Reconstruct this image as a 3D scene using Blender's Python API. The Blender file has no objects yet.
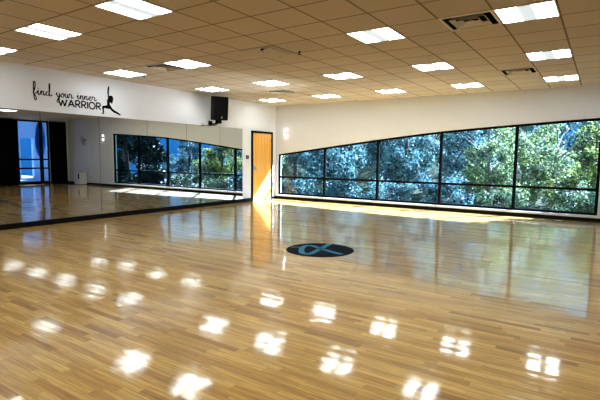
import bpy, bmesh, math, random
from mathutils import Vector, Matrix
random.seed(7)
SC = bpy.context.scene
COL = SC.collection
PI = math.pi
H = 3.022            # ceiling height
GX0, GXP, GY0, GYP = .545, .611, -.99, .6138      # ceiling grid
XR = 12.45           # right wall
YB = -14.2           # back wall behind the camera

# ------------------------------------------------------------------ mesh helpers
class MB:
    def __init__(s): s.bm = bmesh.new()
    def face(s, pts):
        try: return s.bm.faces.new([s.bm.verts.new(p) for p in pts])
        except ValueError: return None
    def box(s, x0, x1, y0, y1, z0, z1, bevel=0):
        b = bmesh.new() if bevel else s.bm
        vs = [b.verts.new((x, y, z)) for z in (z0, z1) for y in (y0, y1) for x in (x0, x1)]
        for f in ((0,2,3,1),(4,5,7,6),(0,1,5,4),(2,6,7,3),(0,4,6,2),(1,3,7,5)):
            b.faces.new([vs[i] for i in f])
        if bevel:
            bmesh.ops.bevel(b, geom=b.edges[:], offset=bevel, segments=2, affect='EDGES', profile=.6)
            s.merge(b)
        return s
    def merge(s, b, mat=None):
        m = bpy.data.meshes.new('tmp'); b.to_mesh(m); b.free()
        if mat: m.transform(mat)
        s.bm.from_mesh(m); bpy.data.meshes.remove(m)
    def prism(s, pts, d):                       # closed polygon (3d points) extruded by vector d
        d = Vector(d); n = len(pts)
        a = [s.bm.verts.new(p) for p in pts]; c = [s.bm.verts.new(Vector(p)+d) for p in pts]
        s.bm.faces.new(a[::-1]); s.bm.faces.new(c)
        for i in range(n): s.bm.faces.new([a[i], a[(i+1)%n], c[(i+1)%n], c[i]])
        return s
    def tube(s, pts, r, n=8, close=True):
        pts = [Vector(p) for p in pts]; k = len(pts)
        rs = r if isinstance(r, (list, tuple)) else [r]*k
        rings = []
        for i, p in enumerate(pts):
            t = (pts[min(i+1,k-1)]-pts[max(i-1,0)]).normalized()
            a = t.orthogonal().normalized() if i == 0 else (a - t*a.dot(t)).normalized()
            b = t.cross(a)
            rings.append([s.bm.verts.new(p+(a*math.cos(2*PI*j/n)+b*math.sin(2*PI*j/n))*rs[i]) for j in range(n)])
        for i in range(k-1):
            for j in range(n):
                s.bm.faces.new([rings[i][j], rings[i][(j+1)%n], rings[i+1][(j+1)%n], rings[i+1][j]])
        if close: s.bm.faces.new(rings[0][::-1]); s.bm.faces.new(rings[-1])
        return s
    def lathe(s, prof, o=(0,0,0), n=24, mat=None):   # profile (r, z) about z
        b = bmesh.new(); rings = []
        for r, z in prof:
            rings.append([b.verts.new((r*math.cos(2*PI*j/n), r*math.sin(2*PI*j/n), z)) for j in range(n)])
        for i in range(len(prof)-1):
            for j in range(n):
                b.faces.new([rings[i][j], rings[i][(j+1)%n], rings[i+1][(j+1)%n], rings[i+1][j]])
        b.faces.new(rings[0][::-1]); b.faces.new(rings[-1])
        s.merge(b, Matrix.Translation(o) @ (mat or Matrix()))
        return s
    def frame(s, x0, x1, y0, y1, z0, z1, w):     # square ring lying flat
        s.box(x0, x1, y0, y0+w, z0, z1); s.box(x0, x1, y1-w, y1, z0, z1)
        s.box(x0, x0+w, y0+w, y1-w, z0, z1); s.box(x1-w, x1, y0+w, y1-w, z0, z1)
        return s
    def build(s, name, mat, parent=None, smooth=False, offset=None):
        me = bpy.data.meshes.new(name)
        bmesh.ops.recalc_face_normals(s.bm, faces=s.bm.faces)
        s.bm.to_mesh(me); s.bm.free()
        if offset: me.transform(Matrix.Translation(-Vector(offset)))
        if smooth:
            for p in me.polygons: p.use_smooth = True
        me.materials.append(mat)
        o = bpy.data.objects.new(name, me); COL.objects.link(o)
        if parent is not None:
            o.parent = parent
        return o

def tag(o, label=None, cat=None, group=None, kind=None):
    if label: o['label'] = label
    if cat: o['category'] = cat
    if group: o['group'] = group
    if kind: o['kind'] = kind
    return o
def empty(name, loc, label=None, cat=None, group=None, kind=None):
    o = bpy.data.objects.new(name, None); COL.objects.link(o); o.location = loc
    o.empty_display_size = .1
    return tag(o, label, cat, group, kind)
def part(mb, name, mat, root, smooth=False):     # mesh modelled in world coordinates, stored in the root's frame
    return mb.build(name, mat, root, smooth, root.location)
def thing(mb, name, mat, base, label, cat, group=None, kind=None, smooth=False):
    o = mb.build(name, mat, None, smooth, base); o.location = base
    return tag(o, label, cat, group, kind)
def struct(mb, name, mat, smooth=False):
    return tag(mb.build(name, mat, None, smooth), kind='structure')
def copy_tree(o, parent=None):
    c = o.copy(); COL.objects.link(c)
    if parent is not None: c.parent = parent
    for ch in list(o.children): copy_tree(ch, c)
    return c

# ------------------------------------------------------------------ materials
def newmat(name):
    m = bpy.data.materials.new(name); m.use_nodes = True
    nt = m.node_tree
    return m, nt, nt.nodes['Principled BSDF']
def N(nt, t, **k):
    n = nt.nodes.new(t)
    for a, b in k.items(): setattr(n, a, b)
    return n
def simple(name, col, rough=.5, metal=0, noise=0, nscale=30, bump=0, spec=.5):
    m, nt, p = newmat(name)
    p.inputs['Base Color'].default_value = (*col, 1); p.inputs['Roughness'].default_value = rough
    p.inputs['Metallic'].default_value = metal; p.inputs['Specular IOR Level'].default_value = spec
    tx = N(nt, 'ShaderNodeTexNoise'); tx.inputs['Scale'].default_value = nscale
    geo = N(nt, 'ShaderNodeNewGeometry'); nt.links.new(geo.outputs['Position'], tx.inputs['Vector'])
    mx = N(nt, 'ShaderNodeMix', data_type='RGBA')
    nt.links.new(tx.outputs['Fac'], mx.inputs[0])
    mx.inputs[6].default_value = (*[c*(1-noise) for c in col], 1); mx.inputs[7].default_value = (*[min(1, c*(1+noise)) for c in col], 1)
    nt.links.new(mx.outputs[2], p.inputs['Base Color'])
    if bump:
        b = N(nt, 'ShaderNodeBump'); b.inputs['Strength'].default_value = bump; b.inputs['Distance'].default_value = .002
        nt.links.new(tx.outputs['Fac'], b.inputs['Height']); nt.links.new(b.outputs['Normal'], p.inputs['Normal'])
    return m
def emis(name, col, st):
    m, nt, p = newmat(name)
    p.inputs['Base Color'].default_value = (.8,.8,.8,1); p.inputs['Emission Color'].default_value = (*col,1); p.inputs['Emission Strength'].default_value = st
    return m
def math_(nt, op, a, b=None):
    n = N(nt, 'ShaderNodeMath', operation=op)
    for i, v in enumerate((a, b)):
        if v is None: continue
        if isinstance(v, (int, float)): n.inputs[i].default_value = v
        else: nt.links.new(v, n.inputs[i])
    return n.outputs[0]

def floor_material():
    m, nt, p = newmat('maple_strip_floor'); L = nt.links.new
    geo = N(nt, 'ShaderNodeNewGeometry'); sep = N(nt, 'ShaderNodeSeparateXYZ'); L(geo.outputs['Position'], sep.inputs[0])
    X, Y = sep.outputs[0], sep.outputs[1]
    v = math_(nt, 'DIVIDE', Y, .0572); row = math_(nt, 'FLOOR', v); fv = math_(nt, 'FRACT', v)
    wn = N(nt, 'ShaderNodeTexWhiteNoise', noise_dimensions='1D'); L(row, wn.inputs['W'])
    sc = N(nt, 'ShaderNodeSeparateColor'); L(wn.outputs['Color'], sc.inputs[0])
    ln = math_(nt, 'ADD', math_(nt, 'MULTIPLY', sc.outputs[0], .5), .3)
    u = math_(nt, 'DIVIDE', math_(nt, 'ADD', X, math_(nt, 'MULTIPLY', sc.outputs[1], 9.)), ln)
    cell = math_(nt, 'FLOOR', u); fu = math_(nt, 'FRACT', u)
    cv = N(nt, 'ShaderNodeCombineXYZ'); L(row, cv.inputs[0]); L(cell, cv.inputs[1])
    w2 = N(nt, 'ShaderNodeTexWhiteNoise', noise_dimensions='2D'); L(cv.outputs[0], w2.inputs['Vector'])
    s2 = N(nt, 'ShaderNodeSeparateColor'); L(w2.outputs['Color'], s2.inputs[0])
    ramp = N(nt, 'ShaderNodeValToRGB'); L(s2.outputs[0], ramp.inputs[0])
    e = ramp.color_ramp.elements
    e[0].position = 0; e[0].color = (.42,.215,.052,1); e[1].position = 1; e[1].color = (.84,.56,.195,1)
    for pos, c in ((.12,(.58,.335,.09,1)),(.45,(.68,.415,.115,1)),(.8,(.75,.485,.15,1))):
        a = e.new(pos); a.color = c
    # grain, stretched along the strip
    gv = N(nt, 'ShaderNodeCombineXYZ')
    L(math_(nt, 'ADD', math_(nt, 'MULTIPLY', X, 2.2), math_(nt, 'MULTIPLY', s2.outputs[1], 37.)), gv.inputs[0])
    L(math_(nt, 'MULTIPLY', Y, 45.), gv.inputs[1])
    ns = N(nt, 'ShaderNodeTexNoise'); L(gv.outputs[0], ns.inputs['Vector']); ns.inputs['Scale'].default_value = 1.3; ns.inputs['Detail'].default_value = 4; ns.inputs['Distortion'].default_value = .8
    gr = N(nt, 'ShaderNodeMapRange'); L(ns.outputs['Fac'], gr.inputs[0]); gr.inputs[1].default_value = .3; gr.inputs[2].default_value = .72; gr.inputs[3].default_value = .62; gr.inputs[4].default_value = 1.14
    # seams
    ey = math_(nt, 'MINIMUM', fv, math_(nt, 'SUBTRACT', 1., fv)); ex = math_(nt, 'MULTIPLY', math_(nt, 'MINIMUM', fu, math_(nt, 'SUBTRACT', 1., fu)), 10.)
    ed = math_(nt, 'MINIMUM', ey, ex)
    em = N(nt, 'ShaderNodeMapRange'); L(ed, em.inputs[0]); em.inputs[1].default_value = 0; em.inputs[2].default_value = .035; em.inputs[3].default_value = .62; em.inputs[4].default_value = 1
    k = math_(nt, 'MULTIPLY', gr.outputs[0], em.outputs[0])
    mul = N(nt, 'ShaderNodeVectorMath', operation='SCALE'); L(ramp.outputs[0], mul.inputs[0]); L(k, mul.inputs['Scale'])
    L(mul.outputs[0], p.inputs['Base Color'])
    p.inputs['Roughness'].default_value = .42; p.inputs['Specular IOR Level'].default_value = .25
    p.inputs['Coat Weight'].default_value = 1; p.inputs['Coat Roughness'].default_value = .08; p.inputs['Coat IOR'].default_value = 1.62
    # every strip leans by a hair and the varnish is wavy
    wv = N(nt, 'ShaderNodeTexNoise'); wv.inputs['Scale'].default_value = 1.; wv.inputs['Detail'].default_value = 2
    g2 = N(nt, 'ShaderNodeCombineXYZ'); L(math_(nt, 'MULTIPLY', X, 5.), g2.inputs[0]); L(math_(nt, 'MULTIPLY', Y, 9.), g2.inputs[1]); L(g2.outputs[0], wv.inputs['Vector'])
    tilt = math_(nt, 'MULTIPLY', math_(nt, 'SUBTRACT', s2.outputs[2], .5), math_(nt, 'SUBTRACT', fv, .5))
    hgt = math_(nt, 'ADD', math_(nt, 'MULTIPLY', tilt, .0011), math_(nt, 'MULTIPLY', wv.outputs['Fac'], .0004))
    bp = N(nt, 'ShaderNodeBump'); bp.inputs['Strength'].default_value = 1; bp.inputs['Distance'].default_value = 1
    L(hgt, bp.inputs['Height']); L(bp.outputs['Normal'], p.inputs['Coat Normal'])
    return m

def ceiling_material():
    m, nt, p = newmat('acoustic_tile_ceiling'); L = nt.links.new
    geo = N(nt, 'ShaderNodeNewGeometry'); sep = N(nt, 'ShaderNodeSeparateXYZ'); L(geo.outputs['Position'], sep.inputs[0])
    u = math_(nt, 'DIVIDE', math_(nt, 'SUBTRACT', sep.outputs[0], GX0), GXP); v = math_(nt, 'DIVIDE', math_(nt, 'SUBTRACT', sep.outputs[1], GY0), GYP)
    fu, fv = math_(nt, 'FRACT', u), math_(nt, 'FRACT', v)
    eu = math_(nt, 'MINIMUM', fu, math_(nt, 'SUBTRACT', 1., fu)); ev = math_(nt, 'MINIMUM', fv, math_(nt, 'SUBTRACT', 1., fv))
    ed = math_(nt, 'MINIMUM', eu, ev)
    cv = N(nt, 'ShaderNodeCombineXYZ'); L(math_(nt, 'FLOOR', u), cv.inputs[0]); L(math_(nt, 'FLOOR', v), cv.inputs[1])
    wn = N(nt, 'ShaderNodeTexWhiteNoise', noise_dimensions='2D'); L(cv.outputs[0], wn.inputs['Vector'])
    ns = N(nt, 'ShaderNodeTexNoise'); L(geo.outputs['Position'], ns.inputs['Vector']); ns.inputs['Scale'].default_value = 60; ns.inputs['Detail'].default_value = 4
    k = math_(nt, 'ADD', math_(nt, 'MULTIPLY', wn.outputs['Value'], .10), math_(nt, 'MULTIPLY', ns.outputs['Fac'], .22))
    k = math_(nt, 'ADD', k, .84)
    sc = N(nt, 'ShaderNodeVectorMath', operation='SCALE'); sc.inputs[0].default_value = (.56,.485,.39); L(k, sc.inputs['Scale'])
    st = N(nt, 'ShaderNodeMapRange'); L(ed, st.inputs[0]); st.inputs[1].default_value = .014; st.inputs[2].default_value = .024; st.clamp = True
    mx = N(nt, 'ShaderNodeMix', data_type='RGBA'); L(st.outputs[0], mx.inputs[0]); mx.inputs[6].default_value = (.22,.17,.115,1); L(sc.outputs[0], mx.inputs[7])
    L(mx.outputs[2], p.inputs['Base Color']); p.inputs['Roughness'].default_value = .9; p.inputs['Specular IOR Level'].default_value = .1
    bp = N(nt, 'ShaderNodeBump'); bp.inputs['Strength'].default_value = .3; bp.inputs['Distance'].default_value = .003
    L(ns.outputs['Fac'], bp.inputs['Height']); L(bp.outputs['Normal'], p.inputs['Normal'])
    return m

def glass_material(name, tint, refl=.6):
    m = bpy.data.materials.new(name); m.use_nodes = True; nt = m.node_tree; nt.nodes.clear()
    out = N(nt, 'ShaderNodeOutputMaterial'); mix = N(nt, 'ShaderNodeMixShader')
    tr = N(nt, 'ShaderNodeBsdfTransparent'); tr.inputs[0].default_value = (*tint, 1)
    gl = N(nt, 'ShaderNodeBsdfGlossy'); gl.inputs['Roughness'].default_value = 0
    geo = N(nt, 'ShaderNodeNewGeometry'); dt = N(nt, 'ShaderNodeVectorMath', operation='DOT_PRODUCT')
    nt.links.new(geo.outputs['Normal'], dt.inputs[0]); nt.links.new(geo.outputs['Incoming'], dt.inputs[1])
    c = math_(nt, 'SUBTRACT', 1., math_(nt, 'ABSOLUTE', dt.outputs['Value']))
    fr = math_(nt, 'ADD', math_(nt, 'MULTIPLY', math_(nt, 'POWER', c, 5.), .9), .05)
    nt.links.new(math_(nt, 'MULTIPLY', fr, refl), mix.inputs[0])
    nt.links.new(tr.outputs[0], mix.inputs[1]); nt.links.new(gl.outputs[0], mix.inputs[2]); nt.links.new(mix.outputs[0], out.inputs[0])
    return m
def mirror_material():
    m = bpy.data.materials.new('mirror_glass'); m.use_nodes = True; nt = m.node_tree; nt.nodes.clear()
    out = N(nt, 'ShaderNodeOutputMaterial'); gl = N(nt, 'ShaderNodeBsdfGlossy')
    gl.inputs['Color'].default_value = (.56,.59,.585,1); gl.inputs['Roughness'].default_value = 0
    nt.links.new(gl.outputs[0], out.inputs[0])
    return m
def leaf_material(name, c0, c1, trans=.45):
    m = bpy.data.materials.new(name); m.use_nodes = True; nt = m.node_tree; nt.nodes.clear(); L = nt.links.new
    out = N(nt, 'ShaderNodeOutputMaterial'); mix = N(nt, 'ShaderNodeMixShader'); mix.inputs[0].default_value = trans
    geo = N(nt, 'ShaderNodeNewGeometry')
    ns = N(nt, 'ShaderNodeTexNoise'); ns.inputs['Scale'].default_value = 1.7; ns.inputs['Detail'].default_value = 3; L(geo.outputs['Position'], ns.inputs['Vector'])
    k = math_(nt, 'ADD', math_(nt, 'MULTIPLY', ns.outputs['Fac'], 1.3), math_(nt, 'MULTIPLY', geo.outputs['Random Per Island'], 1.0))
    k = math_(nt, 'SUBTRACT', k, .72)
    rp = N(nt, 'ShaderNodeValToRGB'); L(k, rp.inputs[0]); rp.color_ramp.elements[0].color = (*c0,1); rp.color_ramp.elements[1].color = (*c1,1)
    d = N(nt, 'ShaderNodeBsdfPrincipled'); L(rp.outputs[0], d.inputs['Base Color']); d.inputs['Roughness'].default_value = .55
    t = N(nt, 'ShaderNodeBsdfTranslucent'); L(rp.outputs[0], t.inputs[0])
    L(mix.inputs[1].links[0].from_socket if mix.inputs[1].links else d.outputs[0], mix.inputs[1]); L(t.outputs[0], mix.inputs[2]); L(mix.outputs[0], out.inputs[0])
    return m
def wood_door_material():
    m, nt, p = newmat('honey_wood_veneer'); L = nt.links.new
    geo = N(nt, 'ShaderNodeNewGeometry'); mp = N(nt, 'ShaderNodeMapping'); mp.inputs['Scale'].default_value = (40, 14, .9); L(geo.outputs['Position'], mp.inputs[0])
    ns = N(nt, 'ShaderNodeTexNoise'); ns.inputs['Scale'].default_value = 1; ns.inputs['Detail'].default_value = 4; ns.inputs['Distortion'].default_value = .6; L(mp.outputs[0], ns.inputs['Vector'])
    rp = N(nt, 'ShaderNodeValToRGB'); L(ns.outputs['Fac'], rp.inputs[0])
    rp.color_ramp.elements[0].position = .3; rp.color_ramp.elements[0].color = (.72,.36,.07,1); rp.color_ramp.elements[1].position = .75; rp.color_ramp.elements[1].color = (.90,.52,.13,1)
    L(rp.outputs[0], p.inputs['Base Color']); p.inputs['Roughness'].default_value = .35
    return m

M = dict(
    floor=floor_material(), ceiling=ceiling_material(),
    wall=simple('white_wall_paint', (.73,.75,.785), .75, noise=.02, nscale=4, bump=.1, spec=.2),
    black=simple('black_vinyl_base', (.004,.004,.005), .5, noise=.3, spec=.15),
    frame=simple('dark_bronze_aluminium', (.006,.0065,.008), .6, noise=.2, spec=.05),
    sill=simple('white_sill_paint', (.78,.8,.82), .4, noise=.03),
    doorwood=wood_door_material(), mirror=mirror_material(),
    glass=glass_material('teal_tinted_glass', (.60,.84,.93)), clear=glass_material('pale_glass', (.62,.80,.95)),
    lens=emis('light_lens', (.90,.97,1.), 12.5), louver=emis('light_centre_strip', (.62,.84,1.), .62),
    whitemetal=simple('white_enamel', (.78,.77,.74), .4, noise=.03), beigemetal=simple('beige_enamel', (.74,.68,.58), .5, noise=.05),
    ceilmetal=simple('tan_enamel', (.48,.42,.34), .6, noise=.05),
    dark=simple('dark_cavity', (.012,.011,.01), .8, noise=.2),
    speaker=simple('speaker_black', (.006,.006,.007), .5, noise=.3, nscale=200, bump=.3, spec=.15), grille=simple('speaker_grille', (.004,.004,.005), .6, noise=.5, nscale=400, bump=.5, spec=.1),
    badge=simple('silver_badge', (.6,.58,.52), .3, .8), chrome=simple('brushed_steel', (.45,.5,.58), .3, .9, noise=.1),
    decal=simple('black_vinyl_decal', (.003,.003,.004), .7, noise=.2, spec=.05), curtain=simple('black_drape', (.004,.004,.005), .95, noise=.4, nscale=8, spec=.1),
    discdark=simple('medallion_dark', (.004,.011,.018), .7, noise=.35, nscale=14, spec=.04), discteal=simple('medallion_blue', (.02,.22,.40), .6, noise=.15, nscale=14, spec=.15),
    plastic=simple('white_plastic', (.75,.76,.77), .4, noise=.03), grey=simple('grey_plastic', (.2,.21,.22), .5, noise=.1),
    glow=emis('sconce_glow', (1,.95,.86), 10.),
    ground=simple('leafy_ground', (.045,.06,.025), .95, noise=.7, nscale=3, bump=.5), hill=simple('wooded_hillside', (.02,.05,.03), .95, noise=.8, nscale=2.5, bump=.6),
    concrete=simple('pale_concrete', (.30,.42,.55), .8, noise=.08, nscale=6), blue=simple('blue_panel', (.02,.20,.95), .4, noise=.3, nscale=5), green=simple('green_panel', (.08,.70,.35), .5, noise=.4, nscale=8),
    bark=simple('tree_bark', (.09,.075,.06), .9, noise=.5, nscale=12, bump=.6), barkpale=simple('pale_bark', (.28,.27,.24), .9, noise=.5, nscale=9, bump=.6),
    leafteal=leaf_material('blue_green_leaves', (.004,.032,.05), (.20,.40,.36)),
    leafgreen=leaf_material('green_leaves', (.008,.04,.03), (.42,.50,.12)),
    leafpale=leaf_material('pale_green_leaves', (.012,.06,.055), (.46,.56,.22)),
    leafgold=leaf_material('sunlit_yellow_green_leaves', (.02,.06,.03), (.62,.58,.16)),  # sunlight on the high canopy is put into this leaf colour
    leafdeep=leaf_material('deep_green_leaves', (.006,.03,.025), (.14,.24,.10), .3),  # deeper green than the trees, for the low shrubs
    leafdark=leaf_material('dark_evergreen_leaves', (.004,.016,.014), (.03,.08,.05), .2),
)

# ------------------------------------------------------------------ the room
struct(MB().box(-.3, XR+.3, YB-.3, .2, -.15, 0), 'floor', M['floor'])
VENTS = ((11,8),(11,2),(2,8),(2,2))
cb = MB()
bx = [-.3]+[q for k in (2, 11) for q in (GX0+GXP*k, GX0+GXP*(k+1))]+[XR+.3]
by = [.35]+[q for j in (2, 8) for q in (GY0-GYP*j, GY0-GYP*(j+1))]+[YB-.3]
for i in range(5):
    for j in range(5):
        if not (i in (1, 3) and j in (1, 3)): cb.box(bx[i], bx[i+1], by[j+1], by[j], H, H+.25)
struct(cb, 'ceiling', M['ceiling'])
struct(MB().box(-.25, 0, YB-.2, .2, -.15, H), 'wall_left', M['wall'])
struct(MB().box(-.25, XR+.25, YB-.25, YB, -.15, H), 'wall_back', M['wall'])
WX0, WX1, WZ0 = .095, 8.95, .145
ARC = [(.095,1.457),(.97,1.567),(1.851,1.676),(2.75,1.788),(3.63,1.896),(4.5,1.995),(5.41,2.087),(6.3,2.153),(7.22,2.212),(8.1,2.265),(8.95,2.308)]
def arc_z(x):
    for (a, b), (c, d) in zip(ARC, ARC[1:]):
        if x <= c: return b+(d-b)*(x-a)/(c-a)
    return ARC[-1][1]
w = MB()
w.box(0, XR, 0, .2, -.15, WZ0); w.box(0, WX0, 0, .2, WZ0, H); w.box(WX1, XR, 0, .2, WZ0, H)
for (a, b), (c, d) in zip(ARC, ARC[1:]):
    w.prism([(a,0,b),(c,0,d),(c,0,H),(a,0,H)], (0,.2,0))
struct(w, 'wall_far', M['wall'])
OY0, OY1, OZ0, OZ1 = -2.30, -.93, .0, 2.90        # glazed opening in the right wall
w = MB()
w.box(XR, XR+.2, YB, OY0, -.15, H); w.box(XR, XR+.2, OY1, .2, -.15, H); w.box(XR, XR+.2, OY0, OY1, OZ1, H)
struct(w, 'wall_right', M['wall'])

# baseboards and window ledge
struct(MB().box(.022, XR, -.022, 0, 0, .086), 'baseboard_far', M['black'])
w = MB(); w.box(0, .022, -13.9, -1.262, 0, .102); w.box(0, .022, -.185, 0, 0, .07)
struct(w, 'baseboard_left', M['black'])
w = MB(); w.box(XR-.02, XR, YB, OY0, 0, .1); w.box(XR-.02, XR, OY1, -.02, 0, .1)
struct(w, 'baseboard_right', M['black'])
struct(MB().box(.0, 9.35, -.026, .045, .09, .14, .006), 'trim_1', M['sill'])

# the long window: root carries the outer frame, its mullions, rail and panes are children
FW, FD0, FD1 = .055, .045, .105
w = MB()
w.box(WX0, WX1, FD0, FD1, WZ0, WZ0+.05)
w.box(WX0, WX0+.05, FD0, FD1, WZ0+.05, arc_z(WX0)-.02); w.box(WX1-.06, WX1, FD0, FD1, WZ0+.05, arc_z(WX1)-.05)
for (a, b), (c, d) in zip(ARC, ARC[1:]):
    w.prism([(a,FD0,b-FW),(c,FD0,d-FW),(c,FD0,d),(a,FD0,b)], (0,FD1-FD0,0))
win = struct(w, 'window_1', M['frame'])
MX = [1.851, 3.62, 5.417, 7.225]
for x in MX: MB().box(x-.036, x+.036, FD0-.012, FD1-.002, WZ0+.05, arc_z(x)-FW+.004).build('mullion', M['frame'], win)
ed = [WX0+.05]+[q for x in MX for q in (x-.036, x+.036)]+[WX1-.06]
bays = [(ed[2*i], ed[2*i+1]) for i in range(5)]
for a, b in bays:
    MB().box(a, b, FD0+.006, FD1-.006, .69, .745).build('rail', M['frame'], win)
    q = MB(); q.face([(a,.075,WZ0+.05),(b,.075,WZ0+.05),(b,.075,.69),(a,.075,.69)]); q.build('pane', M['glass'], win)
    xs = [a]+[x for x, z in ARC if a < x < b]+[b]
    p = MB(); p.face([(a,.075,.745),(b,.075,.745)]+[(x,.075,arc_z(x)-FW) for x in xs[::-1]])
    p.build('pane', M['glass'], win)

# wooden door beside the mirror
w = MB()
w.box(0, .035, -1.25, -1.185, 0, 2.165); w.box(0, .035, -.26, -.195, 0, 2.165); w.box(0, .035, -1.185, -.26, 2.1, 2.165)
door = struct(w, 'door_1', M['frame'])
slab = MB().box(0, .018, -1.185, -.26, .012, 2.1).build('door_panel', M['doorwood'], door)
w = MB(); w.box(.018, .024, -1.14, -1.08, .94, 1.10, .002)
w.tube([(.024,-1.11,1.02),(.07,-1.11,1.02),(.075,-1.10,1.02),(.075,-1.0,1.018)], .011)
w.build('door_handle', M['chrome'], slab)
w = MB()
for z in (.25, 1.05, 1.9): w.tube([(.026,-.268,z-.05),(.026,-.268,z+.05)], .008)
w.build('hinge', M['frame'], slab)
t = empty('wall_switch', (0,-1.43,1.30), 'small black square switch plate on white wall between mirror and wooden door', 'switch')
part(MB().box(0, .014, -1.49, -1.37, 1.30, 1.41, .004), 'plate', M['speaker'], t)
part(MB().box(.014, .02, -1.452, -1.408, 1.325, 1.385, .002), 'button', M['grey'], t)

# mirrors
edges = [-1.658, -2.625, -3.845, -5.06, -6.285, -7.5, -8.72]
mdesc = ['narrow frameless wall mirror panel at the right end, nearest the wooden door',
 'frameless wall mirror panel under the black speaker, second from the wooden door',
 'frameless wall mirror panel third from the wooden door, reflecting the middle of the window',
 'frameless wall mirror panel fourth from the wooden door, reflecting the far end of the window',
 'frameless wall mirror panel below the word WARRIOR, reflecting the white box on the floor',
 'frameless wall mirror panel below the script lettering, reflecting the glazed doorway',
 'frameless wall mirror panel at the left edge of the picture, reflecting black curtain']
for i, (b, a) in enumerate(zip(edges, edges[1:])):
    o = thing(MB().box(.004, .012, a+.008, b, .104, 2.195), 'mirror_panel', M['mirror'], (.004,(a+b)/2,.104), mdesc[i], 'mirror', 'wall mirror panels')
    part(MB().box(.003, .012, a, a+.008, .104, 2.195), 'edge_strip', M['speaker'], o)

# ------------------------------------------------------------------ ceiling fittings
def tile(k, j): return GX0+GXP*k+GXP/2, GY0-GYP*j-GYP/2
def make_light(label):
    t = empty('ceiling_light', (0,0,0), label, 'ceiling light', 'recessed square ceiling lights')
    MB().frame(-.301, .301, -.304, .304, -.008, 0, .014).build('light_frame', M['whitemetal'], t)
    for s in (-1, 1):
        MB().box(*sorted((s*.07, s*.287)), -.29, .29, -.006, 0).build('lens', M['lens'], t)
    MB().box(-.07, .07, -.29, .29, -.009, 0).build('centre_strip', M['louver'], t)
    return t
rows = {0:'row beside the window wall',4:'second row from the window wall',8:'third row from the window wall',12:'fourth row from the window wall',16:'fifth row from the window wall',20:'sixth row from the window wall'}
cols = {0:'column closest to the mirror wall',3:'second column from the mirror wall',6:'third column from the mirror wall',9:'fourth column from the mirror wall',12:'fifth column from the mirror wall',15:'sixth column from the mirror wall'}
L0 = make_light('x'); first = True
for k in cols:
    for j in rows:
        if (k, j) in ((6, 8), (15, 0)): continue
        o = L0 if first else copy_tree(L0); first = False
        x, y = tile(k, j); o.location = (x, y, H)
        o['label'] = 'square glowing ceiling light, '+rows[j]+', '+cols[k]

def make_vent():
    t = empty('ceiling_vent', (0,0,0), 'x', 'air vent', 'square louvred ceiling vents')
    b = MB(); b.box(-.302, .302, -.305, .305, .252, .262)
    for q in (-1, 1):
        b.box(*sorted((q*.296, q*.302)), -.305, .305, 0, .252); b.box(-.296, .296, *sorted((q*.299, q*.305)), 0, .252)
    b.build('duct', M['dark'], t)
    MB().frame(-.302, .302, -.305, .305, -.01, .002, .03).build('vent_frame', M['beigemetal'], t)
    for r0, r1 in ((.165,.205),(.085,.125),(.002,.05)):
        b = MB()
        for q in range(4):
            c, sn = math.cos(q*PI/2), math.sin(q*PI/2)
            R = lambda x, y, z: (x*c-y*sn, x*sn+y*c, z)
            b.prism([R(-r0,-r0,.018),R(r0,-r0,.018),R(r1,-r1,-.018),R(-r1,-r1,-.018)], (0,0,.004))
        b.build('louver', M['beigemetal'], t)
    return t
V0 = make_vent(); first = True
for k, j, lab in ((11,8,'large louvred ceiling vent left of the nearest ceiling light at upper right'),(11,2,'louvred ceiling vent near the tall end of the window'),
                  (2,8,'louvred ceiling vent above the mirror wall beside a glowing light'),(2,2,'small dark ceiling vent near the room corner above the door')):
    o = V0 if first else copy_tree(V0); first = False
    x, y = tile(k, j); o.location = (x, y, H); o['label'] = lab
x, y = tile(6, 8)
t = empty('air_deflector', (x, y, H), 'raised beige ceiling panel with a tilted deflector blade, among plain tiles', 'air deflector')
part(MB().box(x-.29, x+.29, y-.29, y+.29, H-.008, H+.004), 'base_plate', M['ceilmetal'], t)
part(MB().prism([(x-.02,y-.27,H-.07),(x-.02,y+.27,H-.07),(x+.22,y+.27,H-.02),(x+.22,y-.27,H-.02)], (0,0,.006)), 'deflector', M['ceilmetal'], t)
for s in (-1, 1): part(MB().box(x+.03, x+.07, y+s*.22-.015, y+s*.22+.015, H-.055, H-.008), 'bracket', M['frame'], t)
for (x, y, lab) in ((4.993,-6.05,'small ceiling sprinkler head in the middle of the ceiling'),(1.15,-5.98,'small ceiling sprinkler head near the warrior figure'),(1.29,-1.6,'small ceiling sprinkler head near the room corner above the door')):
    t = empty('sprinkler_head', (x, y, H), lab, 'sprinkler', 'ceiling sprinklers')
    part(MB().lathe([(.032,.004),(.03,-.006),(.012,-.012)], (x,y,H), 16), 'escutcheon', M['whitemetal'], t)
    b = MB().lathe([(.011,-.012),(.011,-.032),(.006,-.036),(.005,-.062)], (x,y,H), 12)
    b.tube([(x-.014,y,H-.03),(x-.016,y,H-.055),(x,y,H-.066),(x+.016,y,H-.055),(x+.014,y,H-.03)], .003, 6)
    part(b, 'body', M['frame'], t)
    part(MB().lathe([(.006,-.064),(.022,-.067),(.022,-.07),(.004,-.071)], (x,y,H), 14), 'deflector', M['frame'], t)

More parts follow.
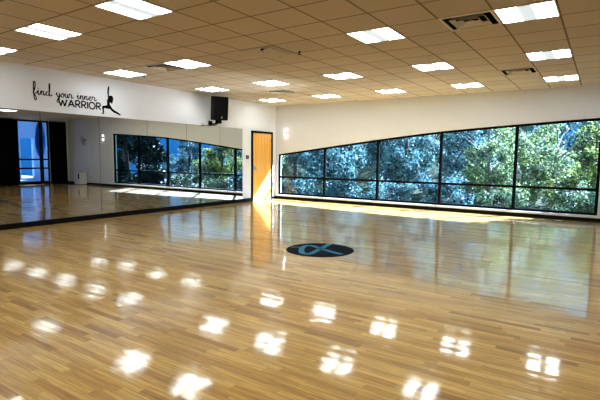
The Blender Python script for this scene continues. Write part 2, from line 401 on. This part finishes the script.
# ------------------------------------------------------------------ wall fittings
# loudspeaker on its bracket above the mirror
SP = Vector((.30,-3.01,2.345))
t = empty('wall_speaker', (.012,-2.98,2.2), 'black loudspeaker tilted on a bracket high on the wall above the mirror', 'speaker')
RZ = Matrix.Rotation(math.radians(-14), 4, 'Z') @ Matrix.Rotation(math.radians(7), 4, 'Y') @ Matrix.Rotation(math.radians(2), 4, 'X') @ Matrix.Scale(1.0, 4)
def sp(mb, name, mat, parent=t, smooth=False):
    bmesh.ops.transform(mb.bm, matrix=Matrix.Translation(SP) @ RZ, verts=mb.bm.verts)
    o = mb.build(name, mat, parent, smooth, t.location); return o
cab = [(.17,-.225),(.17,.225),(-.02,.2),(-.17,.11),(-.17,-.11),(-.02,-.2)]
b = MB().prism([(x,y,0) for x, y in cab], (0,0,.62)); bmesh.ops.bevel(b.bm, geom=b.bm.edges[:], offset=.012, segments=2, affect='EDGES')
sp(b, 'cabinet', M['speaker'])
g = MB().box(.168, .184, -.212, .212, .02, .60, .006); go = sp(g, 'grille', M['grille'])
bd = MB().box(.184, .188, .0, .035, .055, .10, .001); sp(bd, 'badge', M['badge'])
b = MB(); b.box(.0, .012, -3.05, -2.91, 2.21, 2.33)
b.tube([(.012,-2.98,2.27),(.12,-2.98,2.24),(.28,-2.98,2.26)], .02); b.box(.24, .36, -3.03, -2.91, 2.255, 2.345)
part(b, 'bracket', M['frame'], t)
b = MB().tube([(.30,-2.98,2.26),(.24,-3.04,2.2),(.14,-3.2,2.19),(.06,-3.3,2.195),(.03,-3.31,2.23),(.004,-3.31,2.24)], .008, 6); part(b, 'cable', M['frame'], t, True)

# wall lights (small cylinders throwing light up and down the wall)
for (x, lab) in ((.415,'small round wall light glowing above the low end of the window'),(9.62,'small round wall light past the tall end of the window')):
    z = 2.143
    t = empty('wall_light', (x,0,z), lab, 'wall light', 'wall lights beside the window')
    part(MB().lathe([(.03,0),(.03,.012)], (x,0,z), 16, Matrix.Rotation(PI/2,4,'X')), 'back_plate', M['grey'], t)
    part(MB().lathe([(.028,-.03),(.032,-.026),(.032,.026),(.028,.03)], (x,-.055,z), 18), 'body', M['grey'], t, True)
    part(MB().lathe([(.026,.03),(.026,.035)], (x,-.055,z), 16), 'lens', M['glow'], t)
    part(MB().lathe([(.026,-.035),(.026,-.03)], (x,-.055,z), 16), 'lens', M['glow'], t)
    for s in (-1, 1):
        l = bpy.data.lights.new('wall_light_beam', 'POINT'); l.energy = .42; l.color = (1,.96,.9); l.shadow_soft_size = .012
        o = bpy.data.objects.new('wall_light_beam', l); COL.objects.link(o); o.location = (0,-.042,s*.085); o.parent = t

# lettering: flat ribbons laid on the wall (u along +y, v up)
def smooth_path(P, n=6):
    if len(P) < 3: return [Vector((p[0], p[1])) for p in P]
    out = []
    for i in range(len(P)-1):
        p0, p1, p2, p3 = P[max(i-1,0)], P[i], P[i+1], P[min(i+2,len(P)-1)]
        for s in range(n):
            q = s/n
            out.append(Vector([.5*(2*p1[c]+(p2[c]-p0[c])*q+(2*p0[c]-5*p1[c]+4*p2[c]-p3[c])*q*q+(3*p1[c]-p0[c]-3*p2[c]+p3[c])*q**3) for c in (0,1)]))
    out.append(Vector(P[-1])); return out
def ribbon(mb, pts, wd, place, th, taper=True):
    n = len(pts); top = []; 
    L, R = [], []
    for i, p in enumerate(pts):
        t = (pts[min(i+1,n-1)]-pts[max(i-1,0)]); t = t.normalized() if t.length > 1e-9 else Vector((1,0))
        nn = Vector((-t.y, t.x)); k = wd/2*(1 if not taper else .55+.45*abs(t.y))
        L.append(p+nn*k); R.append(p-nn*k)
    for i in range(n-1):
        q = [L[i], R[i], R[i+1], L[i+1]]
        mb.face([place(a, th) for a in q])
G = {  # handwriting on a unit x-height: letter -> strokes, advance
 'f':([[(.05,.3),(.45,1.3),(.62,2.5),(.5,3.15),(.28,2.9),(.2,1.8),(.22,.2),(.32,-1.0),(.55,-1.45),(.75,-1.1),(.65,-.5),(.35,.05),(.6,.25),(.95,.45)]],.95),
 'i':([[(0,.45),(.3,1.0),(.25,.25),(.45,.0),(.8,.4)],[(.34,1.45),(.36,1.6)]],.8),
 'n':([[(0,.45),(.18,1.0),(.18,.0)],[(.18,.55),(.45,.95),(.7,.9),(.68,.2),(.85,.0),(1.15,.4)]],1.12),
 'd':([[(.95,.85),(.55,1.0),(.2,.6),(.3,.05),(.7,.1),(.98,.8),(1.12,2.6),(1.05,3.1),(.95,2.4),(.98,.4),(1.2,-.02),(1.65,.4)]],1.6),
 'y':([[(0,.5),(.2,1.0),(.22,.35),(.5,.05),(.82,.5),(.92,1.0)],[(.92,1.0),(.85,-.2),(.65,-1.2),(.3,-1.4),(.2,-1.0),(.6,-.3),(1.3,.4)]],1.25),
 'o':([[(.55,1.0),(.15,.7),(.2,.1),(.6,.0),(.92,.45),(.75,.95),(.5,.95),(.85,.75),(1.25,.8)]],1.15),
 'u':([[(0,.6),(.15,1.0),(.18,.25),(.42,.0),(.75,.3),(.85,1.0)],[(.85,1.0),(.85,.25),(1.0,.0),(1.3,.4)]],1.25),
 'r':([[(0,.5),(.2,1.1),(.35,.95),(.7,.9),(.65,.2),(.85,.0),(1.25,.4)]],1.15),
 'e':([[(0,.35),(.55,.55),(.72,.85),(.45,1.05),(.15,.6),(.25,.08),(.6,.0),(1.05,.4)]],1.0)}
def script_word(txt, y0, y1, z0, xh):
    adv = sum(G[c][1] for c in txt); sx = (y1-y0)/(adv); u = 0; mb = MB(); dot = MB()
    for c in txt:
        for q, st in enumerate(G[c][0]):
            P = smooth_path(st)
            ribbon(dot if c == 'i' and q else mb, [Vector((y0+(u+p.x)*sx, z0+p.y*xh)) for p in P], .021, lambda a, th: (th, a.x, a.y), .003)
        u += G[c][1]
    o = part(mb, 'lettering', M['decal'], t)
    if 'i' in txt: dot.build('letter_dot', M['decal'], o, False, t.location)
    else: dot.bm.free()
CAPS = {'W':([[(0,1),(.3,0),(.56,.85),(.86,0),(1.16,1)]],1.16),'A':([[(0,0),(.42,1),(.84,0)],[(.15,.33),(.69,.33)]],.84),
 'R':([[(.03,0),(.03,1),(.4,1.0),(.6,.85),(.6,.65),(.4,.48),(.03,.46)],[(.28,.46),(.68,0)]],.68),'I':([[(.03,0),(.03,1)]],.06),
 'O':([[(.46+.46*math.sin(a*PI/10), .5+.5*math.cos(a*PI/10)) for a in range(21)]],.92)}
def caps_word(txt, y0, y1, z0, h):
    gap = .2; adv = sum(CAPS[c][1] for c in txt)+gap*(len(txt)-1); sx = (y1-y0)/adv; u = 0; mb = MB()
    for c in txt:
        for st in CAPS[c][0]:
            P = [Vector(p) for p in st]
            if c == 'R' and len(st) > 2: P = [Vector(st[0]), Vector(st[1])]; ribbon(mb, [Vector((y0+(u+p.x)*sx, z0+p.y*h)) for p in P], .028, lambda a, th: (th, a.x, a.y), .003, False); P = smooth_path(st[1:])
            if c in 'WA' and len(st) > 2:
                for a, b in zip(st, st[1:]):
                    ribbon(mb, [Vector((y0+(u+q[0])*sx, z0+q[1]*h)) for q in (a, b)], .028, lambda a, th: (th, a.x, a.y), .003, False)
                continue
            ribbon(mb, [Vector((y0+(u+p.x)*sx, z0+p.y*h)) for p in P], .028, lambda a, th: (th, a.x, a.y), .003, False)
        u += CAPS[c][1]+gap
    return mb
t = empty('wall_lettering', (0,-6.9,2.32), 'black lettering find your inner WARRIOR high on the white wall over the mirror', 'wall lettering')
script_word('find', -7.605, -7.245, 2.505, .076)
script_word('your', -7.165, -6.825, 2.505, .076)
script_word('inner', -6.745, -6.32, 2.508, .076)
tag(part(caps_word('WARRIOR', -7.125, -6.225, 2.335, .137), 'lettering', M['decal'], t), 'capital letters reading WARRIOR')
FIG = [(-6.036,2.853),(-6.006,2.853),(-6.009,2.815),(-6.02,2.737),(-6.02,2.66),(-6.003,2.655),(-5.962,2.667),(-5.926,2.642),(-5.914,2.595),(-5.929,2.545),(-5.948,2.489),(-5.976,2.5),(-5.99,2.518),(-6.006,2.501),(-6.005,2.466),(-5.98,2.438),(-5.955,2.397),(-5.895,2.354),(-5.819,2.322),(-5.752,2.282),(-5.74,2.264),(-5.765,2.252),(-5.831,2.278),(-5.919,2.304),(-5.983,2.35),(-6.015,2.375),(-6.068,2.371),(-6.121,2.38),(-6.147,2.379),(-6.147,2.322),(-6.152,2.278),(-6.151,2.257),(-6.21,2.252),(-6.207,2.264),(-6.182,2.277),(-6.18,2.338),(-6.193,2.385),(-6.19,2.41),(-6.173,2.425),(-6.109,2.438),(-6.072,2.45),(-6.071,2.492),(-6.071,2.549),(-6.046,2.6),(-6.048,2.657),(-6.057,2.723),(-6.05,2.79)]
fm = MB().prism([(.001,y,z) for y, z in FIG], (.002,0,0))
thing(fm, 'wall_silhouette', M['decal'], (0,-5.98,2.25), 'black silhouette of a woman in a yoga lunge, one arm raised, beside the lettering', 'wall decal')

# floor medallion
cx, cy, r = 5.553, -6.275, .508
t = empty('floor_medallion', (cx,cy,0), 'round dark floor medallion with a blue looped ribbon emblem on the wood floor', 'floor emblem')
part(MB().lathe([(r,0),(r,.002),(r-.002,.0025)], (cx,cy,0), 64), 'disc', M['discdark'], t)
rib = smooth_path([(5.43,-5.80),(5.467,-5.87),(5.486,-5.987),(5.532,-6.238),(5.582,-6.498),(5.585,-6.64),(5.478,-6.63),(5.335,-6.447),(5.235,-6.22),(5.262,-6.11),(5.395,-6.136),(5.592,-6.24),(5.813,-6.326),(5.98,-6.372)], 8)
b = MB(); ribbon(b, rib, .085, lambda a, th: (a.x, a.y, th), .0042, False); part(b, 'ribbon_emblem', M['discteal'], t)
b = MB(); ribbon(b, [Vector((5.09,-6.385)), Vector((5.25,-6.285))], .05, lambda a, th: (a.x, a.y, th), .0036, False); part(b, 'stripe', M['discteal'], t)

# ------------------------------------------------------------------ the curtained glass wall opposite the mirror (seen as a reflection)
w = MB(); X0, X1 = XR+.03, XR+.10
w.box(X0, X1, OY0, OY1, 0, .14); w.box(X0, X1, OY0, OY1, 2.82, OZ1); w.box(X0, X1, OY0, OY0+.05, .14, 2.82); w.box(X0, X1, OY1-.05, OY1, .14, 2.82)
win2 = struct(w, 'window_2', M['frame'])
MB().box(X0, X1, -1.34, -1.2, .14, 2.82).build('mullion', M['frame'], win2)
for a, b in ((OY0+.05,-1.34),(-1.2,OY1-.05)):
    for z0, z1 in ((.70,.77),(1.10,1.17)): MB().box(X0+.006, X1-.006, a, b, z0, z1).build('rail', M['frame'], win2)
    for z0, z1 in ((.14,.70),(.77,1.10),(1.17,2.82)): q = MB(); q.face([(X0+.03,a,z0),(X0+.03,b,z0),(X0+.03,b,z1),(X0+.03,a,z1)]); q.build('pane', M['clear'], win2)
def drape(y0, y1, lab):
    b = MB(); n = int((y1-y0)/.025); v = []
    for i in range(n+1):
        y = y0+(y1-y0)*i/n; x = XR-.10+.045*math.sin(y*2*PI/.21)+.015*math.sin(y*5.1)
        v.append([b.bm.verts.new((x+.01*math.sin(y*9)*(z < 1), y, z)) for z in (.02, .9, 2.0, 2.86)])
    for i in range(n):
        for j in range(3): b.bm.faces.new([v[i][j], v[i+1][j], v[i+1][j+1], v[i][j+1]])
    t = empty('curtain', (XR-.1,(y0+y1)/2,0), lab, 'curtain', 'black floor length curtains')
    o = part(b, 'drape', M['curtain'], t, True); mo = o.modifiers.new('thick','SOLIDIFY'); mo.thickness = .006
    part(MB().tube([(XR-.1,y0,2.88),(XR-.1,y1,2.88)], .015), 'curtain_rail', M['frame'], t)
drape(-6.2, -2.30, 'wide black floor length curtain left of the glazed doorway in the mirror')
drape(-.95, -.16, 'narrow black floor length curtain right of the glazed doorway in the mirror')

# white wall fan, white floor box, socket: on the window wall near that corner
fx, fz = 10.78, 2.0
t = empty('wall_fan', (fx,0,fz), 'white wall fan with hanging cord near the curtained corner, seen in the mirror', 'wall fan')
part(MB().box(fx-.05, fx+.05, -.03, 0, fz-.16, fz+.02, .008), 'mount', M['plastic'], t)
part(MB().tube([(fx,-.03,fz-.08),(fx,-.12,fz-.06),(fx,-.2,fz)], .022), 'arm', M['plastic'], t, True)
TI = Matrix.Translation((fx,-.30,fz+.02)) @ Matrix.Rotation(math.radians(25),4,'Z') @ Matrix.Rotation(math.radians(105),4,'X')
def fanpart(mb, name, mat):
    bmesh.ops.transform(mb.bm, matrix=TI, verts=mb.bm.verts); return part(mb, name, mat, t, True)
fanpart(MB().lathe([(.05,-.14),(.065,-.12),(.065,-.03),(.04,-.02)], n=18), 'motor', M['grey'])
for q in range(3):
    a = q*2*PI/3; pts = []
    for rr, da in ((.03,-.5),(.12,-.42),(.19,-.35),(.2,0),(.17,.35),(.1,.4),(.03,.5)): pts.append((rr*math.cos(a+da), rr*math.sin(a+da), .012*math.sin(da*3)))
    fanpart(MB().prism(pts, (0,0,.004)), 'blade', M['plastic'])
c = MB()
for rr, z in ((.235,0),(.215,.04),(.215,-.04),(.12,.055)):
    c.tube([(rr*math.cos(i*PI/16), rr*math.sin(i*PI/16), z) for i in range(33)], .004, 6)
for i in range(20):
    a = i*PI/10; ca, sa = math.cos(a), math.sin(a)
    c.tube([(.03*ca,.03*sa,.06),(.12*ca,.12*sa,.055),(.215*ca,.215*sa,.04),(.26*ca,.235*sa,0),(.215*ca,.215*sa,-.04),(.06*ca,.06*sa,-.05)], .0022, 4)
fanpart(c, 'cage', M['grey'])
part(MB().tube([(fx,-.012,fz-.16),(fx-.01,-.01,1.2),(fx-.01,-.01,.45),(fx-.06,-.016,.36),(fx-.16,-.02,.36)], .008, 6), 'cord', M['plastic'], t, True)
t = empty('wall_socket', (10.58,0,.31), 'white wall socket with the fan plug, beside the white box in the mirror', 'socket')
part(MB().box(10.545, 10.615, -.006, 0, .30, .42, .002), 'plate', M['plastic'], t)
part(MB().box(10.56, 10.60, -.034, -.006, .345, .385, .004), 'plug', M['frame'], t)
t = empty('air_purifier', (11.11,-.25,0), 'white box shaped air purifier with dark control panel, on the floor in the mirror', 'air purifier')
part(MB().box(10.88, 11.34, -.42, -.08, .03, .58, .02), 'cabinet', M['plastic'], t)
part(MB().box(10.92, 11.30, -.40, -.10, 0, .03), 'base', M['grey'], t)
part(MB().box(10.94, 11.03, -.426, -.42, .26, .50, .002), 'control_panel', M['frame'], t)
b = MB()
for i in range(6): b.box(10.94, 11.28, -.36+i*.045, -.345+i*.045, .58, .584)
part(b, 'top_grille', M['grey'], t)

# ------------------------------------------------------------------ outside the glass wall: a walk under an added roof
struct(MB().box(XR+.3, 24, -9, 2.2, -.12, 0), 'path', M['concrete'])
w = MB(); w.box(16.6, 16.85, -9, -.3, 0, 3.4); w.box(16.6, 16.85, .37, 2.2, 0, 3.4); w.box(16.6, 16.85, -.3, .37, 2.22, 3.4); w.box(16.6, 16.85, -.3, .37, 0, .1)
struct(w, 'wall_outer', M['concrete'])
struct(MB().box(XR+.25, 14.6, -9, .6, 3.1, 3.3), 'sun_block_canopy', M['concrete'])  # unseen canopy roof, added to keep the sun out of the glazed opening
t = empty('oval_signboard', (XR+.33,-1.17,0), 'tall blue oval sign on a thin post outside the glazed doorway, in the mirror', 'sign')
part(MB().prism([(XR+.32, -1.17+.23*math.cos(a*PI/16), 2.02+.82*math.sin(a*PI/16)) for a in range(32)], (.012,0,0)), 'board', M['blue'], t)
part(MB().tube([(XR+.345,-1.17,.01),(XR+.345,-1.17,1.5)], .013).lathe([(.14,0),(.14,.012),(.02,.02)], (XR+.345,-1.17,0), 20), 'post', M['frame'], t)
t = empty('ragged_banner', (XR+.5,-.74,0), 'ragged green banner behind the narrow pane of the glazed doorway in the mirror', 'banner')
gpts = [(-1.10,2.62),(-1.16,2.3),(-1.19,2.05),(-1.12,1.95),(-1.13,1.6),(-1.06,1.3),(-1.03,1.7),(-1.05,2.0),(-.99,2.05),(-1.04,2.25),(-1.02,2.5)]
part(MB().prism([(XR+.5,y+.34,z) for y, z in gpts], (.008,0,0)), 'cloth', M['green'], t)
part(MB().tube([(XR+.52,-.72,.01),(XR+.52,-.72,2.66)], .01).lathe([(.12,0),(.12,.012),(.02,.02)], (XR+.52,-.72,0), 20), 'post', M['frame'], t)

# ------------------------------------------------------------------ the wooded ground outside the long window
b = MB(); nx, ny = 60, 44; V = {}
def ground_z(x, y):
    z = -.75-.03*y
    k = max(0, min(1, (9.5-x)/4.0))
    z += k*max(0, y-12)*.30
    z += .12*math.sin(x*1.3+y*.7)+.08*math.sin(x*.5-y*1.9)
    return z if y > 1 else min(z, -.5)
for i in range(nx+1):
    for j in range(ny+1):
        x = -26+i*66/nx; y = .25+j*30/ny
        V[i,j] = b.bm.verts.new((x, y, ground_z(x, y)))
for i in range(nx):
    for j in range(ny): b.bm.faces.new([V[i,j], V[i+1,j], V[i+1,j+1], V[i,j+1]])
struct(b, 'ground', M['ground'], True)

def crown_mesh(name, mat, rx, rz, n, leaf, seed, cone=False, clusters=34):
    rnd = random.Random(seed); b = bmesh.new(); cs = []
    for _ in range(clusters):
        while True:
            p = Vector((rnd.uniform(-1,1), rnd.uniform(-1,1), rnd.uniform(-1,1)))
            if .25 < p.length < 1: break
        if cone:
            h = rnd.random()**1.25; a = rnd.uniform(0,2*PI); q = (1-h)*(.55+.45*rnd.random())
            p = Vector((q*math.cos(a), q*math.sin(a), 2*h-1))
        cs.append((Vector((p.x*rx, p.y*rx, p.z*rz)), rnd.uniform(.22,.42)*rx*(1 if not cone else .8)))
    for _ in range(n):
        c, rad = rnd.choice(cs)
        d = Vector((rnd.gauss(0,1), rnd.gauss(0,1), rnd.gauss(0,.8))); d *= rad*rnd.random()**.4/max(d.length,.01)
        p = c+d
        u = Vector((rnd.gauss(0,1), rnd.gauss(0,1), rnd.gauss(-.3,.6))).normalized(); v = u.orthogonal().normalized()
        v = (Matrix.Rotation(rnd.uniform(0,2*PI), 3, u) @ v); s = leaf*rnd.uniform(.6,1.3)
        vs = [b.verts.new(q) for q in (p-u*s, p+v*s*.45, p+u*s, p-v*s*.45)]
        b.faces.new(vs)
    m = bpy.data.meshes.new(name); b.to_mesh(m); b.free(); m.materials.append(mat); return m
def trunk_mesh(h, r, seed, mat, cr):
    rnd = random.Random(seed); mb = MB(); pts = []; x = y = 0
    for i in range(7):
        pts.append((x, y, h*i/6)); x += rnd.uniform(-.07,.07)*h/4; y += rnd.uniform(-.07,.07)*h/4
    mb.tube(pts, [r*(1-.75*i/6) for i in range(7)], 8)
    for k in range(9):
        i = rnd.randint(2, 5); p = Vector(pts[i]); a = rnd.uniform(0, 2*PI); l = cr*rnd.uniform(.5,.95)
        d = Vector((math.cos(a), math.sin(a), rnd.uniform(.3,.9))).normalized()
        mb.tube([p, p+d*l*.5+Vector((0,0,.05)), p+d*l+Vector((rnd.uniform(-.2,.2),rnd.uniform(-.2,.2),.1))], [r*.35, r*.22, r*.07], 5)
    me = bpy.data.meshes.new('trunk'); mb.bm.to_mesh(me); mb.bm.free(); me.materials.append(mat); return me
KIND = {  # foliage, trunk, height of the crown's centre
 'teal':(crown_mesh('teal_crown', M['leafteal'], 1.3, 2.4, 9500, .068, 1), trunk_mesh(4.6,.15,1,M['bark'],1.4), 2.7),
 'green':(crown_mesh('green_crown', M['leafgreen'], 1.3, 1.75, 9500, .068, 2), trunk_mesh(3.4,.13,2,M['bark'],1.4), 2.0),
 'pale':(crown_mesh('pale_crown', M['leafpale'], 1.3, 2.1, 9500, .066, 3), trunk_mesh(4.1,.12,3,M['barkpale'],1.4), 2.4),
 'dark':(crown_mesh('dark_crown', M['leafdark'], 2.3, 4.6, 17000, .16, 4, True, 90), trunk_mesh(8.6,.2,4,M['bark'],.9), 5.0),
 'bush':(crown_mesh('bush_crown', M['leafdeep'], .85, .7, 4000, .055, 5, False, 20), trunk_mesh(1.1,.05,5,M['bark'],.7), .72),
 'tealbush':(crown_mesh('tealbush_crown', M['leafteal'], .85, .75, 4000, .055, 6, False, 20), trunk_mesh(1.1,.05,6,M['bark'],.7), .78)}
def tree(kind, x, y, s, label, group, sz=1., rz=0., dz=0.):
    cm, tm, cz = KIND[kind]
    nm = 'shrub' if 'bush' in kind else ('evergreen_tree' if kind == 'dark' else 'leafy_tree')
    t = empty(nm, (x, y, ground_z(x, y)-.1+dz), label, 'shrub' if 'bush' in kind else 'tree', group)
    t.scale = (s, s, s*sz); t.rotation_euler.z = rz
    for me, n, z in ((tm, 'trunk', 0), (cm, 'foliage', cz)):
        o = bpy.data.objects.new(n, me); COL.objects.link(o); o.parent = t; o.location = (0,0,z)
bay = ['first (lowest) window bay','second window bay','third window bay','fourth window bay','tallest window bay']
T = 'trees outside the long window'
# first row
for a in (
 ('pale', -5.5, 6.6, 1.0, 'pale grey-green tree at the far left, low through the lowest window bay', 1.2),
 ('teal', -3.6, 10.2, 1.05, 'blue-green tree behind the first window bay, near its right mullion', 1.2),
 ('teal', -1.8, 6.6, .98, 'blue-green tree filling the left of the second window bay', 1.25),
 ('teal', .3, 10.2, 1.1, 'tall blue-green tree filling the right of the second window bay', 1.15),
 ('teal', 2.0, 6.6, .96, 'feathery blue-green tree across the left of the third window bay', 1.2),
 ('teal', 3.8, 10.2, 1.05, 'blue-green tree in the right part of the third window bay', 1.1),
 ('pale', 5.4, 6.6, .95, 'light green tree at the left of the fourth window bay', 1.0),
 ('pale', 7.2, 10.2, 1.0, 'pale green tree at the mullion of the fourth and tallest bays', .95),
 ('green', 8.7, 6.6, .98, 'yellow-green tree in the middle of the tallest window bay', 1.0),
 ('teal', 10.1, 9.8, .95, 'deep teal tree at the right end of the tallest window bay', .85)):
    tree(a[0], a[1], a[2], a[3], a[4], T, a[5], random.uniform(0,6))
# second row, deeper in the wood
for a in (
 ('teal', -9.0, 14.4, 1.2, 'distant blue-green tree glimpsed at the left edge of the lowest window bay'),
 ('teal', -5.2, 14.6, 1.2, 'distant teal tree between the two near trees of the lowest window bay'),
 ('teal', -1.6, 14.4, 1.2, 'distant teal tree deep behind the second window bay'),
 ('teal', 2.0, 14.6, 1.2, 'distant teal tree deep behind the third window bay'),
 ('pale', 5.6, 14.4, 1.2, 'distant pale tree deep behind the fourth window bay'),
 ('teal', 9.2, 14.6, 1.1, 'distant teal tree deep behind the tallest window bay')):
    tree(a[0], a[1], a[2], a[3], a[4], T, 1.1, random.uniform(0,6))
# low growth near the glass
for i, (k, x, y, s, lab) in enumerate((
 ('tealbush', -3.6, 4.0, 1.1, 'low teal shrub at the foot of the first window bay, left side'),
 ('tealbush', -1.5, 3.6, 1.1, 'low teal shrub at the foot of the first window bay, right side'),
 ('tealbush', .5, 3.9, 1.1, 'low teal shrub at the foot of the second window bay'),
 ('tealbush', 2.5, 3.6, 1.1, 'low teal shrub at the foot of the third window bay, left side'),
 ('tealbush', 4.4, 3.9, 1.1, 'low teal shrub at the foot of the third window bay, right side'),
 ('bush', 6.1, 3.6, 1.0, 'low green shrub at the foot of the fourth window bay'),
 ('bush', 8.4, 3.9, 1.0, 'low green shrub at the foot of the tallest window bay'))):
    tree(k, x, y, s, lab, 'shrubs below the long window', 1., random.uniform(0,6))
# the wood behind: nobody could count its leaves and twigs
def wood(name, mat, n, k, zlo, zhi, seed, label, y0, y1):
    rnd = random.Random(seed); b = MB(); cs = []
    for _ in range(k):
        x = rnd.uniform(-17, 12.5); top = 11.5 if x < 6 else max(1.2, 11.5-(x-6)*1.7)
        z = rnd.uniform(zlo, zhi)
        if z < top: cs.append((Vector((x, rnd.uniform(y0, y1), z)), rnd.uniform(.8, 1.5)))
    for _ in range(n):
        c, rad = rnd.choice(cs); dd = Vector((rnd.gauss(0,1), rnd.gauss(0,1), rnd.gauss(0,1))); dd *= rad*rnd.random()**.4/max(dd.length,.01)
        u = Vector((rnd.gauss(0,1), rnd.gauss(0,1), rnd.gauss(0,1))).normalized(); v = u.orthogonal().normalized(); q = c+dd; k = rnd.uniform(.09,.17)
        b.face([q-u*k, q+v*k*.5, q+u*k, q-v*k*.5])
    tag(b.build(name, mat, None), label, 'foliage', None, 'stuff')
wood('undergrowth_foliage', M['leafteal'], 20000, 130, -1, 4.0, 21, 'dense blue-green undergrowth filling the gaps low behind the trees outside the long window', 18, 19.5)
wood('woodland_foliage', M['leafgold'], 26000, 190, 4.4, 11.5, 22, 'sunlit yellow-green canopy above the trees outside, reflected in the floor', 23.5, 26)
# trees seen only in the mirror
for a in (
 ('teal', 12.0, 7.2, .8, 'blue-green tree seen in the mirror through the low end of the window'),
 ('teal', 13.2, 11.0, .8, 'blue-green rounded tree seen in the mirror beside the blue sky gap'),
 ('teal', 16.2, 10.5, .55, 'small dark tree seen in the mirror below the blue sky gap'),
 ('teal', 18.6, 11.0, .55, 'small dark tree seen in the mirror left of the blue sky gap'),
 ('dark', 17.0, 6.0, .85, 'dark evergreen seen in the mirror behind the nearest one, left edge of the window'),
 ('dark', 12.4, 3.3, 1.0, 'tall dark evergreen seen in the mirror at the far end of the window')):
    tree(a[0], a[1], a[2], a[3], a[4], 'trees seen in the mirror', 1., random.uniform(0,6))

# ------------------------------------------------------------------ daylight
d = Vector((-.83,-1.,-1.1)).normalized()
s = bpy.data.lights.new('sun', 'SUN'); s.energy = 50; s.angle = math.radians(.6); s.color = (1,.94,1.25)
so = bpy.data.objects.new('sun', s); COL.objects.link(so); so.rotation_euler = d.to_track_quat('-Z','Y').to_euler(); so.location = (20,20,20)
# added spot lamp standing in for sunlight off the varnish onto ceiling and wall
l = bpy.data.lights.new('sun_bounce', 'SPOT'); l.energy = 560; l.color = (.88,.95,1); l.spot_size = math.radians(46); l.spot_blend = 1; l.shadow_soft_size = .1
o = bpy.data.objects.new('sun_bounce', l); COL.objects.link(o); o.location = (4.2,-1.1,.25); o.rotation_euler = (Vector((1.75,-4.3,3.0))-o.location).to_track_quat('-Z','Y').to_euler()
wd = bpy.data.worlds.new('sky'); SC.world = wd; wd.use_nodes = True; nt = wd.node_tree
bg = nt.nodes['Background']; tc = N(nt, 'ShaderNodeTexCoord'); sp_ = N(nt, 'ShaderNodeSeparateXYZ'); nt.links.new(tc.outputs['Generated'], sp_.inputs[0])
rp = N(nt, 'ShaderNodeValToRGB'); nt.links.new(sp_.outputs[2], rp.inputs[0])
e = rp.color_ramp.elements; e[0].position = 0; e[0].color = (.04,.27,.72,1); e[1].position = 1; e[1].color = (.16,.42,.95,1)
for pos, c in ((.06,(.05,.34,.85,1)),(.11,(.06,.36,.88,1)),(.17,(.72,1.12,1.42,1)),(.45,(.40,.85,1.2,1))):
    a = e.new(pos); a.color = c
nt.links.new(rp.outputs[0], bg.inputs[0]); bg.inputs[1].default_value = 1.35

# ------------------------------------------------------------------ camera
YAW, PIT, ROL = -.5896, -.0952, .0108
cp, sn, cyw, syw = math.cos(PIT), math.sin(PIT), math.cos(YAW), math.sin(YAW)
fw = Vector((cp*syw, cp*cyw, sn)); rt = Vector((cyw,-syw,0)); up = rt.cross(fw)
r2 = math.cos(ROL)*rt+math.sin(ROL)*up; u2 = -math.sin(ROL)*rt+math.cos(ROL)*up
cam = bpy.data.cameras.new('camera'); cam.sensor_width = 36; cam.lens = 451.5/600*36; cam.clip_start = .05; cam.clip_end = 300
co = bpy.data.objects.new('camera', cam); COL.objects.link(co)
mw = Matrix((r2, u2, -fw)).transposed().to_4x4(); mw.translation = Vector((8.9998,-11.9778,1.3801)); co.matrix_world = mw
SC.camera = co
SC.view_settings.view_transform = 'Standard'; SC.view_settings.look = 'None'; SC.view_settings.exposure = .2; SC.view_settings.gamma = .9
SC.cycles.max_bounces = 12; SC.cycles.transparent_max_bounces = 12
